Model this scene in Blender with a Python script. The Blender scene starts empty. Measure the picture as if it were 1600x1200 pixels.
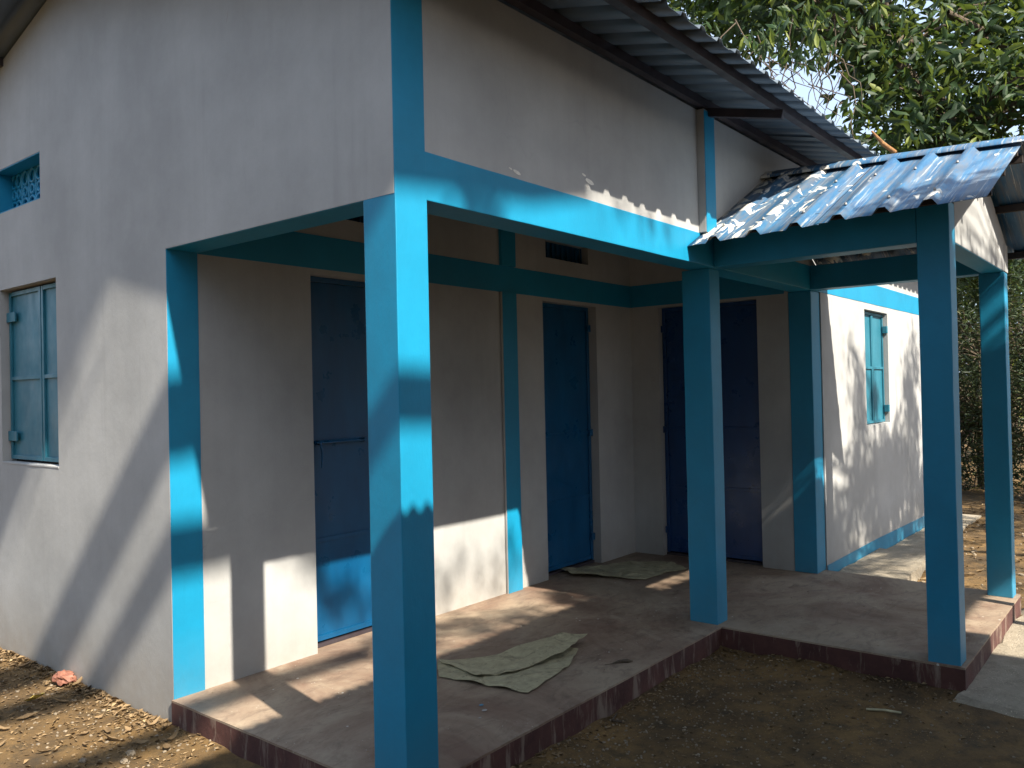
import bpy, bmesh, math, random
import numpy as np
from mathutils import Vector, Matrix, noise

random.seed(7)
RNG = np.random.default_rng(11)
S = bpy.context.scene
COL = S.collection

# ------------------------------------------------------------------ camera
CAM = dict(f=1298.4443, yaw=0.6805, pitch=0.0097, roll=-0.0221, loc=(-2.14838, -2.28826, 1.49288))
y_, p_, r_ = CAM['yaw'], CAM['pitch'], CAM['roll']
fwd = Vector((math.cos(y_)*math.cos(p_), math.sin(y_)*math.cos(p_), math.sin(p_)))
rt0 = Vector((math.sin(y_), -math.cos(y_), 0)); up0 = rt0.cross(fwd)
rt = rt0*math.cos(r_) + up0*math.sin(r_); up = up0*math.cos(r_) - rt0*math.sin(r_)
cd = bpy.data.cameras.new('camera'); cam = bpy.data.objects.new('camera', cd); COL.objects.link(cam)
cam.matrix_world = Matrix((
    (rt.x, up.x, -fwd.x, CAM['loc'][0]), (rt.y, up.y, -fwd.y, CAM['loc'][1]),
    (rt.z, up.z, -fwd.z, CAM['loc'][2]), (0, 0, 0, 1)))
cd.sensor_width = 36; cd.lens = CAM['f']*36/1600; cd.clip_start = .05; cd.clip_end = 2000
S.camera = cam

# ------------------------------------------------------------------ light
SUN_TRAVEL = Vector((.22, 1.0, -1.0)).normalized()
w = bpy.data.worlds.new('World'); S.world = w; w.use_nodes = True
nt = w.node_tree; nt.nodes.clear()
sky = nt.nodes.new('ShaderNodeTexSky'); sky.sky_type = 'NISHITA'; sky.sun_disc = False
sky.sun_elevation = math.asin(-SUN_TRAVEL.z)
sky.sun_rotation = math.atan2(-SUN_TRAVEL.x, -SUN_TRAVEL.y)
sky.dust_density = 3.0; sky.air_density = 1.0; sky.altitude = 100
bg = nt.nodes.new('ShaderNodeBackground'); bg.inputs[1].default_value = .105
wo = nt.nodes.new('ShaderNodeOutputWorld')
hz = nt.nodes.new('ShaderNodeMix'); hz.data_type = 'RGBA'; hz.inputs[0].default_value = .6   # thin even haze over the whole sky
hz.inputs[7].default_value = (3.6, 4.4, 5.6, 1)
nt.links.new(sky.outputs[0], hz.inputs[6]); nt.links.new(hz.outputs[2], bg.inputs[0]); nt.links.new(bg.outputs[0], wo.inputs[0])
sd = bpy.data.lights.new('sun', 'SUN'); sd.energy = 5.0; sd.angle = math.radians(.7); sd.color = (1, .90, .75)
sun = bpy.data.objects.new('sun', sd); COL.objects.link(sun)
sun.rotation_euler = SUN_TRAVEL.to_track_quat('-Z', 'Y').to_euler(); sun.location = (-3, -12, 14)
S.view_settings.view_transform = 'Standard'; S.view_settings.look = 'None'
S.view_settings.exposure = 1.42; S.view_settings.gamma = 1
S.view_settings.use_curve_mapping = False
S.cycles.max_bounces = 8; S.cycles.diffuse_bounces = 5

# ------------------------------------------------------------------ node helpers
def mat(name):
    m = bpy.data.materials.new(name); m.use_nodes = True
    n = m.node_tree; b = n.nodes['Principled BSDF']
    return m, n, b
def N(n, t, **k):
    o = n.nodes.new(t)
    for a, v in k.items():
        if a.startswith('i_'): o.inputs[a[2:].replace('_', ' ')].default_value = v
        else: setattr(o, a, v)
    return o
def L(n, a, b): n.links.new(a, b)
def coords(n, scale=(1, 1, 1)):
    tc = N(n, 'ShaderNodeTexCoord'); mp = N(n, 'ShaderNodeMapping'); mp.inputs['Scale'].default_value = scale
    L(n, tc.outputs['Object'], mp.inputs['Vector']); return mp.outputs[0]
def tex(n, scale, detail=5, rough=.6, vec=None, dist=0):
    t = N(n, 'ShaderNodeTexNoise'); t.inputs['Scale'].default_value = scale; t.inputs['Detail'].default_value = detail
    t.inputs['Roughness'].default_value = rough; t.inputs['Distortion'].default_value = dist
    L(n, vec if vec is not None else coords(n), t.inputs['Vector']); return t.outputs['Fac']
def ramp(n, fac, stops, interp='LINEAR'):
    r = N(n, 'ShaderNodeValToRGB'); r.color_ramp.interpolation = interp
    e = r.color_ramp.elements
    while len(e) > 1: e.remove(e[0])
    e[0].position = stops[0][0]; e[0].color = (*stops[0][1], 1) if not isinstance(stops[0][1], (int, float)) else (stops[0][1],)*3+(1,)
    for pos, c in stops[1:]:
        q = e.new(pos); q.color = (*c, 1) if not isinstance(c, (int, float)) else (c, c, c, 1)
    L(n, fac, r.inputs[0]); return r.outputs[0]
def mix(n, fac, a, b, mode='MIX'):
    m = N(n, 'ShaderNodeMix', data_type='RGBA', blend_type=mode)
    if isinstance(fac, (int, float)): m.inputs[0].default_value = fac
    else: L(n, fac, m.inputs[0])
    for s, v in ((6, a), (7, b)):
        if isinstance(v, tuple): m.inputs[s].default_value = (*v, 1)
        else: L(n, v, m.inputs[s])
    return m.outputs[2]
def math_(n, op, a, b=0., clamp=False):
    m = N(n, 'ShaderNodeMath', operation=op, use_clamp=clamp)
    for s, v in ((0, a), (1, b)):
        if isinstance(v, (int, float)): m.inputs[s].default_value = v
        else: L(n, v, m.inputs[s])
    return m.outputs[0]
def bump(n, b, h, strength=.3, dist=.01, prev=None):
    q = N(n, 'ShaderNodeBump'); q.inputs['Strength'].default_value = strength; q.inputs['Distance'].default_value = dist
    L(n, h, q.inputs['Height'])
    if prev is not None: L(n, prev, q.inputs['Normal'])
    L(n, q.outputs[0], b.inputs['Normal']); return q.outputs[0]
def axis(n, k):
    s = N(n, 'ShaderNodeSeparateXYZ'); L(n, coords(n), s.inputs[0]); return s.outputs[k]

# ------------------------------------------------------------------ materials
M = {}
def plaster(name, base, dirt=(.23, .19, .14), rough=.75, stripe=.06, lime=True):
    m, n, b = mat(name)
    d = tuple(c*.80 for c in base); l = tuple(min(1, c*1.06) for c in base)
    c = mix(n, ramp(n, tex(n, 1.3, 6, .65), [(.35, 0), (.7, 1)]), d, l)
    st = ramp(n, tex(n, 1, 4, .6, coords(n, (14, 14, .7))), [(.45, 0), (.75, 1)])
    c = mix(n, math_(n, 'MULTIPLY', st, stripe*3), c, tuple(x*.7 for x in base))
    # small scuffs and mud marks
    sc = ramp(n, tex(n, 7, 6, .7, coords(n, (1, 1, .45)), 1.5), [(.69, 0), (.76, 1)])
    c = mix(n, math_(n, 'MULTIPLY', sc, .45), c, dirt)
    dr = ramp(n, tex(n, 1, 5, .7, coords(n, (5, 5, .35)), .3), [(.60, 0), (.72, 1)])
    c = mix(n, math_(n, 'MULTIPLY', dr, .20), c, tuple(q*.55 for q in base))
    vc = N(n, 'ShaderNodeTexVoronoi', feature='DISTANCE_TO_EDGE'); vc.inputs['Scale'].default_value = 1.3
    wv = N(n, 'ShaderNodeMix', data_type='RGBA'); wv.inputs[0].default_value = .12
    nz = N(n, 'ShaderNodeTexNoise'); nz.inputs['Scale'].default_value = 5; nz.inputs['Detail'].default_value = 6; L(n, coords(n), nz.inputs['Vector'])
    L(n, coords(n), wv.inputs[6]); L(n, nz.outputs['Color'], wv.inputs[7]); L(n, wv.outputs[2], vc.inputs['Vector'])
    cr = math_(n, 'MULTIPLY', ramp(n, vc.outputs['Distance'], [(0, 1), (.0025, 0)]), ramp(n, tex(n, .9, 3), [(.55, 0), (.65, .16)]))
    c = mix(n, cr, c, tuple(q*.5 for q in base))
    # splash dirt close to the floor
    z = axis(n, 2); f = N(n, 'ShaderNodeMapRange'); f.inputs[1].default_value = .34; f.inputs[2].default_value = -.14
    L(n, z, f.inputs[0])
    dd = math_(n, 'MULTIPLY', f.outputs[0], tex(n, 6, 5, .7)); dd = math_(n, 'MULTIPLY', dd, 1.0 if lime else .65, True)
    c = mix(n, dd, c, dirt)
    L(n, c, b.inputs['Base Color']); b.inputs['Roughness'].default_value = rough
    p = bump(n, b, tex(n, 3.5, 5, .6), .25, .012)
    bump(n, b, tex(n, 90, 6, .7, coords(n, (1, 1, .35))), .35, .0025, p)
    return m
M['wall'] = plaster('lime_plaster', (.385, .395, .40))
M['inner'] = M['wall']
M['paint'] = plaster('turquoise_paint', (.002, .225, .41), dirt=(.10, .16, .17), rough=.5, stripe=.04, lime=False)

def enamel(name, c0, c1, rough=.3, wear=.25):
    m, n, b = mat(name)
    c = mix(n, ramp(n, tex(n, 2.5, 5, .6, coords(n, (3, 3, 1))), [(.3, 0), (.75, 1)]), c0, c1)
    sc = ramp(n, tex(n, 14, 7, .75, None, 2), [(.66, 0), (.75, 1)])
    c = mix(n, math_(n, 'MULTIPLY', sc, wear), c, (.3, .36, .4))
    L(n, c, b.inputs['Base Color']); b.inputs['Specular IOR Level'].default_value = .5
    L(n, ramp(n, tex(n, 5, 4), [(.3, rough*.8), (.8, rough*1.7)]), b.inputs['Roughness'])
    bump(n, b, tex(n, 4, 3), .25, .01)
    return m
M['door'] = enamel('blue_enamel', (.001, .055, .145), (.003, .085, .205))
M['door_dark'] = enamel('navy_enamel', (.004, .035, .13), (.006, .05, .17), .28)
M['shutter'] = enamel('faded_blue_enamel', (.012, .12, .18), (.03, .17, .24), .4, .5)
M['steel'] = enamel('dark_primer', (.025, .022, .03), (.05, .035, .04), .5)

def sheetmetal(name, a, b_, rough=.45, metal=.4):
    m, n, b = mat(name)
    c = mix(n, ramp(n, tex(n, 2, 6, .65, coords(n, (1, .3, 1))), [(.3, 0), (.72, 1)]), a, b_)
    L(n, c, b.inputs['Base Color']); b.inputs['Roughness'].default_value = rough; b.inputs['Metallic'].default_value = metal
    bump(n, b, tex(n, 6, 3), .15, .01)
    return m
M['galv'] = sheetmetal('grey_blue_roof_sheet', (.085, .115, .15), (.14, .175, .21), .5, .25)
M['iron'] = sheetmetal('old_corrugated_iron', (.22, .20, .18), (.32, .30, .28), .6, .3)

m, n, b = mat('weathered_blue_roof_sheet'); M['blue_roof'] = m
c = mix(n, ramp(n, tex(n, 5, 6, .7, coords(n, (.5, 3, .5))), [(.3, 0), (.7, 1)]), (.012, .065, .16), (.04, .15, .28))
st = ramp(n, tex(n, 3, 6, .7, coords(n, (.6, 9, .6)), .6), [(.44, 0), (.60, 1)])
c = mix(n, math_(n, 'MULTIPLY', st, .8), c, (.11, .13, .16))
st2 = ramp(n, tex(n, 4, 5, .7, coords(n, (.4, 14, .4)), .4), [(.57, 0), (.66, 1)])
c = mix(n, math_(n, 'MULTIPLY', st2, .7), c, (.40, .42, .42))
yy = axis(n, 1); mr = N(n, 'ShaderNodeMapRange'); mr.inputs[1].default_value = -.95; mr.inputs[2].default_value = -.1; L(n, yy, mr.inputs[0])
pe = tex(n, 3.4, 4, .55, coords(n, (1.0, 2.0, 1.0)), 1.7)
pe = math_(n, 'ADD', pe, math_(n, 'MULTIPLY', mr.outputs[0], .135))
peel = ramp(n, pe, [(.655, 0), (.675, 1)])
c = mix(n, peel, c, (.58, .57, .53))
L(n, c, b.inputs['Base Color'])
L(n, ramp(n, peel, [(0, .5), (1, .75)]), b.inputs['Roughness']); b.inputs['Metallic'].default_value = .05
bump(n, b, tex(n, 8, 5), .15, .006)

m, n, b = mat('red_oxide_floor'); M['floor'] = m
c = mix(n, ramp(n, tex(n, 1.1, 8, .7, None, .8), [(.38, 0), (.62, 1)]), (.165, .105, .075), (.30, .24, .175))
c = mix(n, math_(n, 'MULTIPLY', ramp(n, tex(n, 5, 8, .75, coords(n, (1, 2, 1)), 1), [(.5, 0), (.68, 1)]), .55), c, (.07, .045, .035))
c = mix(n, math_(n, 'MULTIPLY', ramp(n, tex(n, 2.2, 7, .75, None, .5), [(.55, 0), (.7, 1)]), .6), c, (.34, .29, .22))
vo = N(n, 'ShaderNodeTexVoronoi'); vo.inputs['Scale'].default_value = 9; L(n, coords(n), vo.inputs['Vector'])
sp = ramp(n, vo.outputs['Distance'], [(.045, 1), (.075, 0)])
c = mix(n, math_(n, 'MULTIPLY', sp, ramp(n, tex(n, 3, 2), [(.50, 0), (.55, 1)])), c, (.50, .50, .47))
vo = N(n, 'ShaderNodeTexVoronoi'); vo.inputs['Scale'].default_value = 34; L(n, coords(n), vo.inputs['Vector'])
sp = ramp(n, vo.outputs['Distance'], [(.07, 1), (.12, 0)])
c = mix(n, math_(n, 'MULTIPLY', sp, ramp(n, tex(n, 2.3, 3), [(.52, 0), (.58, .8)])), c, (.45, .43, .39))
L(n, c, b.inputs['Base Color']); L(n, ramp(n, tex(n, 3), [(.3, .55), (.7, .9)]), b.inputs['Roughness'])
p = bump(n, b, tex(n, 4, 6, .7), .4, .01); bump(n, b, tex(n, 120, 4, .7), .4, .002, p)

m, n, b = mat('maroon_plinth_paint'); M['maroon'] = m
c = mix(n, ramp(n, tex(n, 3, 7, .7), [(.35, 0), (.7, 1)]), (.040, .012, .011), (.10, .038, .03))
c = mix(n, math_(n, 'MULTIPLY', ramp(n, tex(n, 6, 6, .7, coords(n, (2, 2, .4)), .5), [(.53, 0), (.64, 1)]), .7), c, (.24, .19, .15))
L(n, c, b.inputs['Base Color']); b.inputs['Roughness'].default_value = .8
bump(n, b, tex(n, 12, 7, .7), .5, .01)

def soilmat(name, a, b_, c_, s=1.):
    m, n, b = mat(name)
    c = mix(n, ramp(n, tex(n, 1.2*s, 9, .72, None, .6), [(.36, 0), (.64, 1)]), a, b_)
    c = mix(n, math_(n, 'MULTIPLY', ramp(n, tex(n, 9*s, 8, .75), [(.48, 0), (.66, 1)]), .75), c, c_)
    vo = N(n, 'ShaderNodeTexVoronoi'); vo.inputs['Scale'].default_value = 60*s; L(n, coords(n), vo.inputs['Vector'])
    c = mix(n, math_(n, 'MULTIPLY', ramp(n, vo.outputs['Distance'], [(.1, 1), (.22, 0)]), ramp(n, tex(n, 5), [(.5, 0), (.6, .7)])), c, tuple(x*2.4 for x in b_))
    L(n, c, b.inputs['Base Color']); b.inputs['Roughness'].default_value = .95
    p = bump(n, b, tex(n, 14, 9, .75), .7, .03); bump(n, b, tex(n, 110, 4, .7), .5, .004, p)
    return m
M['soil'] = soilmat('brown_soil', (.050, .030, .011), (.19, .112, .036), (.026, .020, .009))
M['concrete'] = soilmat('dusty_concrete', (.22, .19, .145), (.34, .30, .235), (.17, .15, .11), 1.2)

def flat(name, c, rough=.8, bumpy=0, var=.25):
    m, n, b = mat(name)
    L(n, mix(n, ramp(n, tex(n, 18, 6, .7), [(.3, 0), (.75, 1)]), tuple(x*(1-var) for x in c), tuple(min(1, x*(1+var)) for x in c)), b.inputs['Base Color'])
    b.inputs['Roughness'].default_value = rough
    if bumpy: bump(n, b, tex(n, 30, 6, .7), .6, bumpy)
    return m
M['paper'] = flat('cement_sack_paper', (.36, .33, .21), .9, .006, .28)
n = M['paper'].node_tree; b = n.nodes['Principled BSDF']; old = b.inputs['Base Color'].links[0].from_socket
cc = mix(n, math_(n, 'MULTIPLY', ramp(n, tex(n, 7, 7, .75, None, 2.5), [(.55, 0), (.62, 1)]), .55), old, (.12, .10, .06))
L(n, mix(n, math_(n, 'MULTIPLY', ramp(n, tex(n, 2.5, 3), [(.5, 0), (.7, 1)]), .35), cc, (.20, .17, .12)), b.inputs['Base Color'])
M['chip'] = flat('fresh_lime', (.74, .73, .68), .9)
M['bark'] = flat('bark', (.085, .065, .045), .95, .02, .5)
M['darkwood'] = flat('dark_roof_timber', (.03, .022, .02), .9, .004)
M['bolt'] = flat('grey_bolt', (.3, .3, .3), .4)
M['stone'] = flat('pebble_stone', (.22, .18, .13), .9, .004, .5)
M['bag'] = flat('faded_red_plastic', (.24, .10, .065), .6, .004)
M['yellow'] = flat('yellow_leaf', (.52, .38, .08), .6)
M['orangewood'] = flat('torn_orange_wood', (.24, .12, .045), .9, .02, .5)

def leafmat(name, dark, light, yellow, trans=.4, rough=.58):
    m, n, b = mat(name)
    at = N(n, 'ShaderNodeAttribute', attribute_name='tint')
    c = ramp(n, at.outputs['Fac'], [(0, dark), (.75, light), (.93, light), (1, yellow)])
    L(n, c, b.inputs['Base Color']); b.inputs['Roughness'].default_value = rough
    tr = N(n, 'ShaderNodeBsdfTranslucent'); L(n, mix(n, .5, c, yellow), tr.inputs[0])
    ms = N(n, 'ShaderNodeMixShader'); ms.inputs[0].default_value = trans
    L(n, b.outputs[0], ms.inputs[1]); L(n, tr.outputs[0], ms.inputs[2])
    L(n, ms.outputs[0], n.nodes['Material Output'].inputs[0])
    return m
M['leaf'] = leafmat('broad_green_leaf', (.010, .030, .014), (.028, .070, .016), (.15, .19, .025))
M['bushleaf'] = leafmat('bush_leaf', (.010, .025, .010), (.030, .055, .018), (.10, .11, .035))
M['dry'] = leafmat('dry_leaf', (.09, .055, .025), (.24, .165, .085), (.40, .31, .18), .1, .8)

# ------------------------------------------------------------------ object helpers
def link(o): COL.objects.link(o); return o
def finish(o, label=None, cat=None, group=None, kind=None, parent=None):
    if label: o['label'] = label
    if cat: o['category'] = cat
    if group: o['group'] = group
    if kind: o['kind'] = kind
    if parent is not None:
        o.parent = parent
        r = parent
        off = Vector((0, 0, 0))
        while r is not None: off += r.location; r = r.parent
        o.location = -off
    return o
def from_bm(name, bm, m, parent=None, smooth=False, **k):
    me = bpy.data.meshes.new(name); bm.to_mesh(me); bm.free()
    for q in (m if isinstance(m, (list, tuple)) else [m]): me.materials.append(q)
    if smooth: me.polygons.foreach_set('use_smooth', [True]*len(me.polygons))
    return finish(link(bpy.data.objects.new(name, me)), parent=parent, **k)
def from_np(name, V, F, m, parent=None, smooth=False, tint=None, **k):
    me = bpy.data.meshes.new(name)
    V = np.asarray(V, dtype=np.float32); F = np.asarray(F, dtype=np.int32)
    me.vertices.add(len(V)); me.vertices.foreach_set('co', V.ravel())
    nv = F.shape[1]
    me.loops.add(F.size); me.loops.foreach_set('vertex_index', F.ravel())
    me.polygons.add(len(F)); me.polygons.foreach_set('loop_start', np.arange(0, F.size, nv, dtype=np.int32))
    if smooth: me.polygons.foreach_set('use_smooth', np.ones(len(F), dtype=bool))
    me.update(calc_edges=True); me.validate()
    if tint is not None:
        a = me.attributes.new('tint', 'FLOAT', 'POINT'); a.data.foreach_set('value', np.asarray(tint, dtype=np.float32))
    me.materials.append(m)
    return finish(link(bpy.data.objects.new(name, me)), parent=parent, **k)
def add_box(bm, x0, x1, y0, y1, z0, z1, bev=0):
    r = bmesh.ops.create_cube(bm, size=1)
    bmesh.ops.scale(bm, vec=(x1-x0, y1-y0, z1-z0), verts=r['verts'])
    bmesh.ops.translate(bm, vec=((x0+x1)/2, (y0+y1)/2, (z0+z1)/2), verts=r['verts'])
    if bev:
        ed = list({e for v in r['verts'] for e in v.link_edges})
        bmesh.ops.bevel(bm, geom=ed, offset=bev, segments=2, affect='EDGES', profile=.6)
def box(name, x0, x1, y0, y1, z0, z1, m, parent=None, bev=0, **k):
    bm = bmesh.new(); add_box(bm, x0, x1, y0, y1, z0, z1, bev)
    return from_bm(name, bm, m, parent, **k)
def rough_box(name, x0, x1, y0, y1, z0, z1, m, parent=None, bev=.006, amp=.0022, step=.12, flare=0, **k):
    """hand-plastered member: cut along its length, corners a little uneven"""
    bm = bmesh.new(); add_box(bm, x0, x1, y0, y1, z0, z1, bev)
    d = (x1-x0, y1-y0, z1-z0); a = d.index(max(d)); lo = (x0, y0, z0)[a]
    nseg = max(1, int(d[a]/step)); nrm = [0, 0, 0]; nrm[a] = 1
    for i in range(1, nseg):
        co = [0, 0, 0]; co[a] = lo+d[a]*i/nseg
        bmesh.ops.bisect_plane(bm, geom=bm.verts[:]+bm.edges[:]+bm.faces[:], plane_co=co, plane_no=nrm)
    for v in bm.verts:
        q = v.co.copy(); nv = noise.noise_vector(q*3.1)*amp + noise.noise_vector(q*11)*amp*.5
        nv[a] = 0; v.co += nv
    return from_bm(name, bm, m, parent, **k)
def grid_wall(name, ax, us, zs, t0, t1, hole, m, parent, ztop=None, **k):
    """wall in plane ax (0: runs along Y, 1: runs along X) of cells us x zs, from t0 to t1 thick; hole(u,z)->True leaves a cell open"""
    bm = bmesh.new(); cache = {}
    def P(i, j, t):
        key = (i, j, t)
        if key not in cache:
            u = us[i]; z = zs[j]
            if ztop and j == len(zs)-1: z = ztop(u)
            cache[key] = bm.verts.new((t, u, z) if ax == 0 else (u, t, z))
        return cache[key]
    nu, nz = len(us)-1, len(zs)-1
    sol = lambda i, j: 0 <= i < nu and 0 <= j < nz and not hole((us[i]+us[i+1])/2, (zs[j]+zs[j+1])/2)
    for i in range(nu):
        for j in range(nz):
            if not sol(i, j): continue
            bm.faces.new([P(i, j, t0), P(i+1, j, t0), P(i+1, j+1, t0), P(i, j+1, t0)])
            bm.faces.new([P(i, j, t1), P(i, j+1, t1), P(i+1, j+1, t1), P(i+1, j, t1)])
            for di, dj, A, B in ((-1, 0, (i, j), (i, j+1)), (1, 0, (i+1, j+1), (i+1, j)), (0, -1, (i+1, j), (i, j)), (0, 1, (i, j+1), (i+1, j+1))):
                if not sol(i+di, j+dj):
                    bm.faces.new([P(*A, t0), P(*B, t0), P(*B, t1), P(*A, t1)])
    bmesh.ops.recalc_face_normals(bm, faces=bm.faces[:])
    return from_bm(name, bm, m, parent, **k)
def tube_data(pts, rad, seg=8):
    V = []; F = []; pts = [Vector(p) for p in pts]
    prevn = None
    for i, p in enumerate(pts):
        t = (pts[min(i+1, len(pts)-1)]-pts[max(i-1, 0)]).normalized()
        a = Vector((0, 0, 1)) if abs(t.z) < .9 else Vector((1, 0, 0))
        if prevn is not None: a = prevn
        u = t.cross(a).normalized(); v = u.cross(t).normalized(); prevn = v
        for k in range(seg):
            an = 2*math.pi*k/seg; V.append(p+(u*math.cos(an)+v*math.sin(an))*rad[i])
    for i in range(len(pts)-1):
        for k in range(seg):
            F.append((i*seg+k, i*seg+(k+1) % seg, (i+1)*seg+(k+1) % seg, (i+1)*seg+k))
    return V, F
def tubes(name, lst, m, parent=None, seg=8, **k):
    V = []; F = []
    for pts, rad in lst:
        v, f = tube_data(pts, rad, seg); o = len(V); V += [tuple(q) for q in v]; F += [tuple(i+o for i in q) for q in f]
    return from_np(name, V, F, m, parent, smooth=True, **k)
def empty(name, loc, **k):
    o = bpy.data.objects.new(name, None); link(o); o.location = loc; return finish(o, **k)

# ================================================================== SETTING: ground
G = -.14
def bank(x, y):
    d = 9.
    if y > 1.6: d = abs(x) if x < .3 else 0
    elif x < 2.75: d = abs(y) if y < 0 and x > -.02 else (abs(x) if y > 0 else 9.)
    if x < 2.7 and -1.4 < y < 0: d = min(d, 2.7-x)
    return .022*math.exp(-d/.07)*(.6+noise.noise(Vector((x*6, y*6, 9))))
def gz(x, y):
    v = Vector((x, y, 0)); return G+noise.noise(v*1.1)*.018+noise.noise(v*4.3)*.009+noise.noise(v*11)*.005+bank(x, y)
def ground():
    xs = np.concatenate([[-600, -200, -60, -20, -10], np.arange(-6, 12.01, .06), np.linspace(13, 40, 28), [60, 120, 300, 700]])
    ys = np.concatenate([[-600, -200, -60, -20, -10], np.arange(-6, 6.01, .06), np.linspace(7, 30, 24), [60, 120, 300, 700]])
    X, Y = np.meshgrid(xs, ys, indexing='ij'); Z = np.zeros_like(X)
    for i in range(len(xs)):
        for j in range(len(ys)):
            x, y = X[i, j], Y[i, j]
            if -7 < x < 41 and -7 < y < 31:
                v = Vector((x, y, 0)); Z[i, j] = noise.noise(v*1.1)*.018+noise.noise(v*4.3)*.009+noise.noise(v*11)*.005+bank(x, y)
    Z += G
    nx, ny = len(xs), len(ys)
    idx = np.arange(nx*ny).reshape(nx, ny)
    F = np.stack([idx[:-1, :-1], idx[1:, :-1], idx[1:, 1:], idx[:-1, 1:]], -1).reshape(-1, 4)
    V = np.stack([X, Y, Z], -1).reshape(-1, 3)
    return from_np('ground', V, F, M['soil'], smooth=True, kind='structure')
ground()

# veranda floor slab (one raised step, top worn, sides maroon)
D = 1.666
def slab():
    bm = bmesh.new()
    poly = [(-.012, -.004), (2.705, -.004), (2.705, -1.362), (4.60, -1.362), (4.665, -.05), (4.68, .1), (4.68, 1.9), (.02, 1.9), (.02, D-.002), (-.012, D-.002)]
    # subdivide the outline so that its edge is a little uneven
    out = []
    for i, a in enumerate(poly):
        b_ = poly[(i+1) % len(poly)]; L_ = math.dist(a, b_); k = max(1, int(L_/.09))
        for j in range(k):
            t = j/k; x, y = a[0]+(b_[0]-a[0])*t, a[1]+(b_[1]-a[1])*t
            if 0 < j: x += noise.noise(Vector((x*7, y*7, 1)))*.004; y += noise.noise(Vector((x*7, y*7, 5)))*.004
            out.append((x, y))
    bot = [bm.verts.new((x, y, G-.1)) for x, y in out]
    mid = [bm.verts.new((x, y, -.012)) for x, y in out]
    cx, cy = 2.3, .9
    top = []
    for x, y in out:
        dx, dy = cx-x, cy-y
        top.append(bm.verts.new((x, y, -.002+noise.noise(Vector((x*5, y*5, 0)))*.002)))
    n_ = len(out)
    for i in range(n_):
        f = bm.faces.new([bot[i], bot[(i+1) % n_], mid[(i+1) % n_], mid[i]]); f.material_index = 1
        f = bm.faces.new([mid[i], mid[(i+1) % n_], top[(i+1) % n_], top[i]]); f.material_index = 0
    f = bm.faces.new(top); f.material_index = 0
    bmesh.ops.recalc_face_normals(bm, faces=bm.faces[:])
    return from_bm('veranda_floor', bm, [M['floor'], M['maroon']], kind='structure')
slab()

def rough_slab(name, poly, z, m, thick=.25, step=.12, amp=.02, edge=0.):
    bm = bmesh.new(); out = []
    for i, a in enumerate(poly):
        b_ = poly[(i+1) % len(poly)]; k = max(1, int(math.dist(a, b_)/step))
        for j in range(k):
            t = j/k; x, y = a[0]+(b_[0]-a[0])*t, a[1]+(b_[1]-a[1])*t
            if j: x += noise.noise(Vector((x*4, y*4, 1)))*amp; y += noise.noise(Vector((x*4, y*4, 5)))*amp
            out.append((x, y))
    gx = sum(p[0] for p in out)/len(out); gy = sum(p[1] for p in out)/len(out)
    t_ = [bm.verts.new((x, y, z-edge)) for x, y in out]; b2 = [bm.verts.new((x, y, z-thick)) for x, y in out]
    n_ = len(out)
    for i in range(n_): bm.faces.new([b2[i], b2[(i+1) % n_], t_[(i+1) % n_], t_[i]])
    if edge:   # worn edge that dips into the soil
        def inn(x, y):
            d = Vector((gx-x, gy-y)); d = d.normalized()*min(.14, d.length*.3); return x+d.x, y+d.y
        t2 = [bm.verts.new((*inn(x, y), z)) for x, y in out]
        for i in range(n_): bm.faces.new([t_[i], t_[(i+1) % n_], t2[(i+1) % n_], t2[i]])
        t_ = t2
    bm.faces.new(t_); bmesh.ops.recalc_face_normals(bm, faces=bm.faces[:])
    return from_bm(name, bm, m, kind='structure')
rough_slab('concrete_path', [(2.50, -1.30), (2.42, -1.6), (2.55, -2.2), (3.0, -3.0), (9, -3.0), (9, -1.9), (4.8, -1.30)], G+.022, M['concrete'], amp=.08, edge=.06)
rough_slab('wall_apron', [(4.672, -.55), (5.4, -.52), (6.1, -.44), (6.12, -.012), (4.70, -.012)], -.055, M['concrete'], amp=.03)
rough_slab('wall_apron_lower', [(6.13, -.40), (7.3, -.36), (9.1, -.36), (9.1, -.012), (6.13, -.012)], -.105, M['concrete'], amp=.03)

# ================================================================== BUILDING
B = empty('village_building', (2.3, 0, G), label='cream plastered building with turquoise pillars, recessed veranda and grey sheet roof', cat='building')
RIDGE_Y = 2.82; BX1 = 9.0
def roofline(y, base=3.2): return base+.26*min(y, 2*RIDGE_Y-y)
PA, PB = .1705, .1755
# gable wall (plane X=0)
ys = [PB*0, D, 2.94, 3.14, 3.76, 3.80, 3.86, RIDGE_Y, 5.6]
ys = sorted(set([0, .4, .8, 1.2, D, 2.0, 2.4, RIDGE_Y, 2.94, 3.14, 3.80, 3.86, 4.6, 5.6]))
zs = [G-.1, 1.105, 2.24, 2.25, 2.745, 3.035, 3.15]
def gh(y, z):
    if y < D and z < 2.25: return True
    if 2.94 < y < 3.80 and 1.105 < z < 2.24: return True
    if 3.14 < y < 3.86 and 2.745 < z < 3.035: return True
    return False
grid_wall('gable_wall', 0, ys, zs+[3.3], 0, .17, gh, M['wall'], B, ztop=lambda y: roofline(y, 3.235))
# upper front wall and the lit far wall (plane Y=0)
xs = [.17, 4.69, 5.875, 6.64, BX1]
def fh(x, z):
    if x < 4.69 and z < 2.44: return True
    if 5.875 < x < 6.64 and 1.11 < z < 2.19: return True
    return False
grid_wall('front_wall', 1, xs, [G-.1, 1.11, 2.19, 2.44, 3.2], 0, .17, fh, M['wall'], B)
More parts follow.
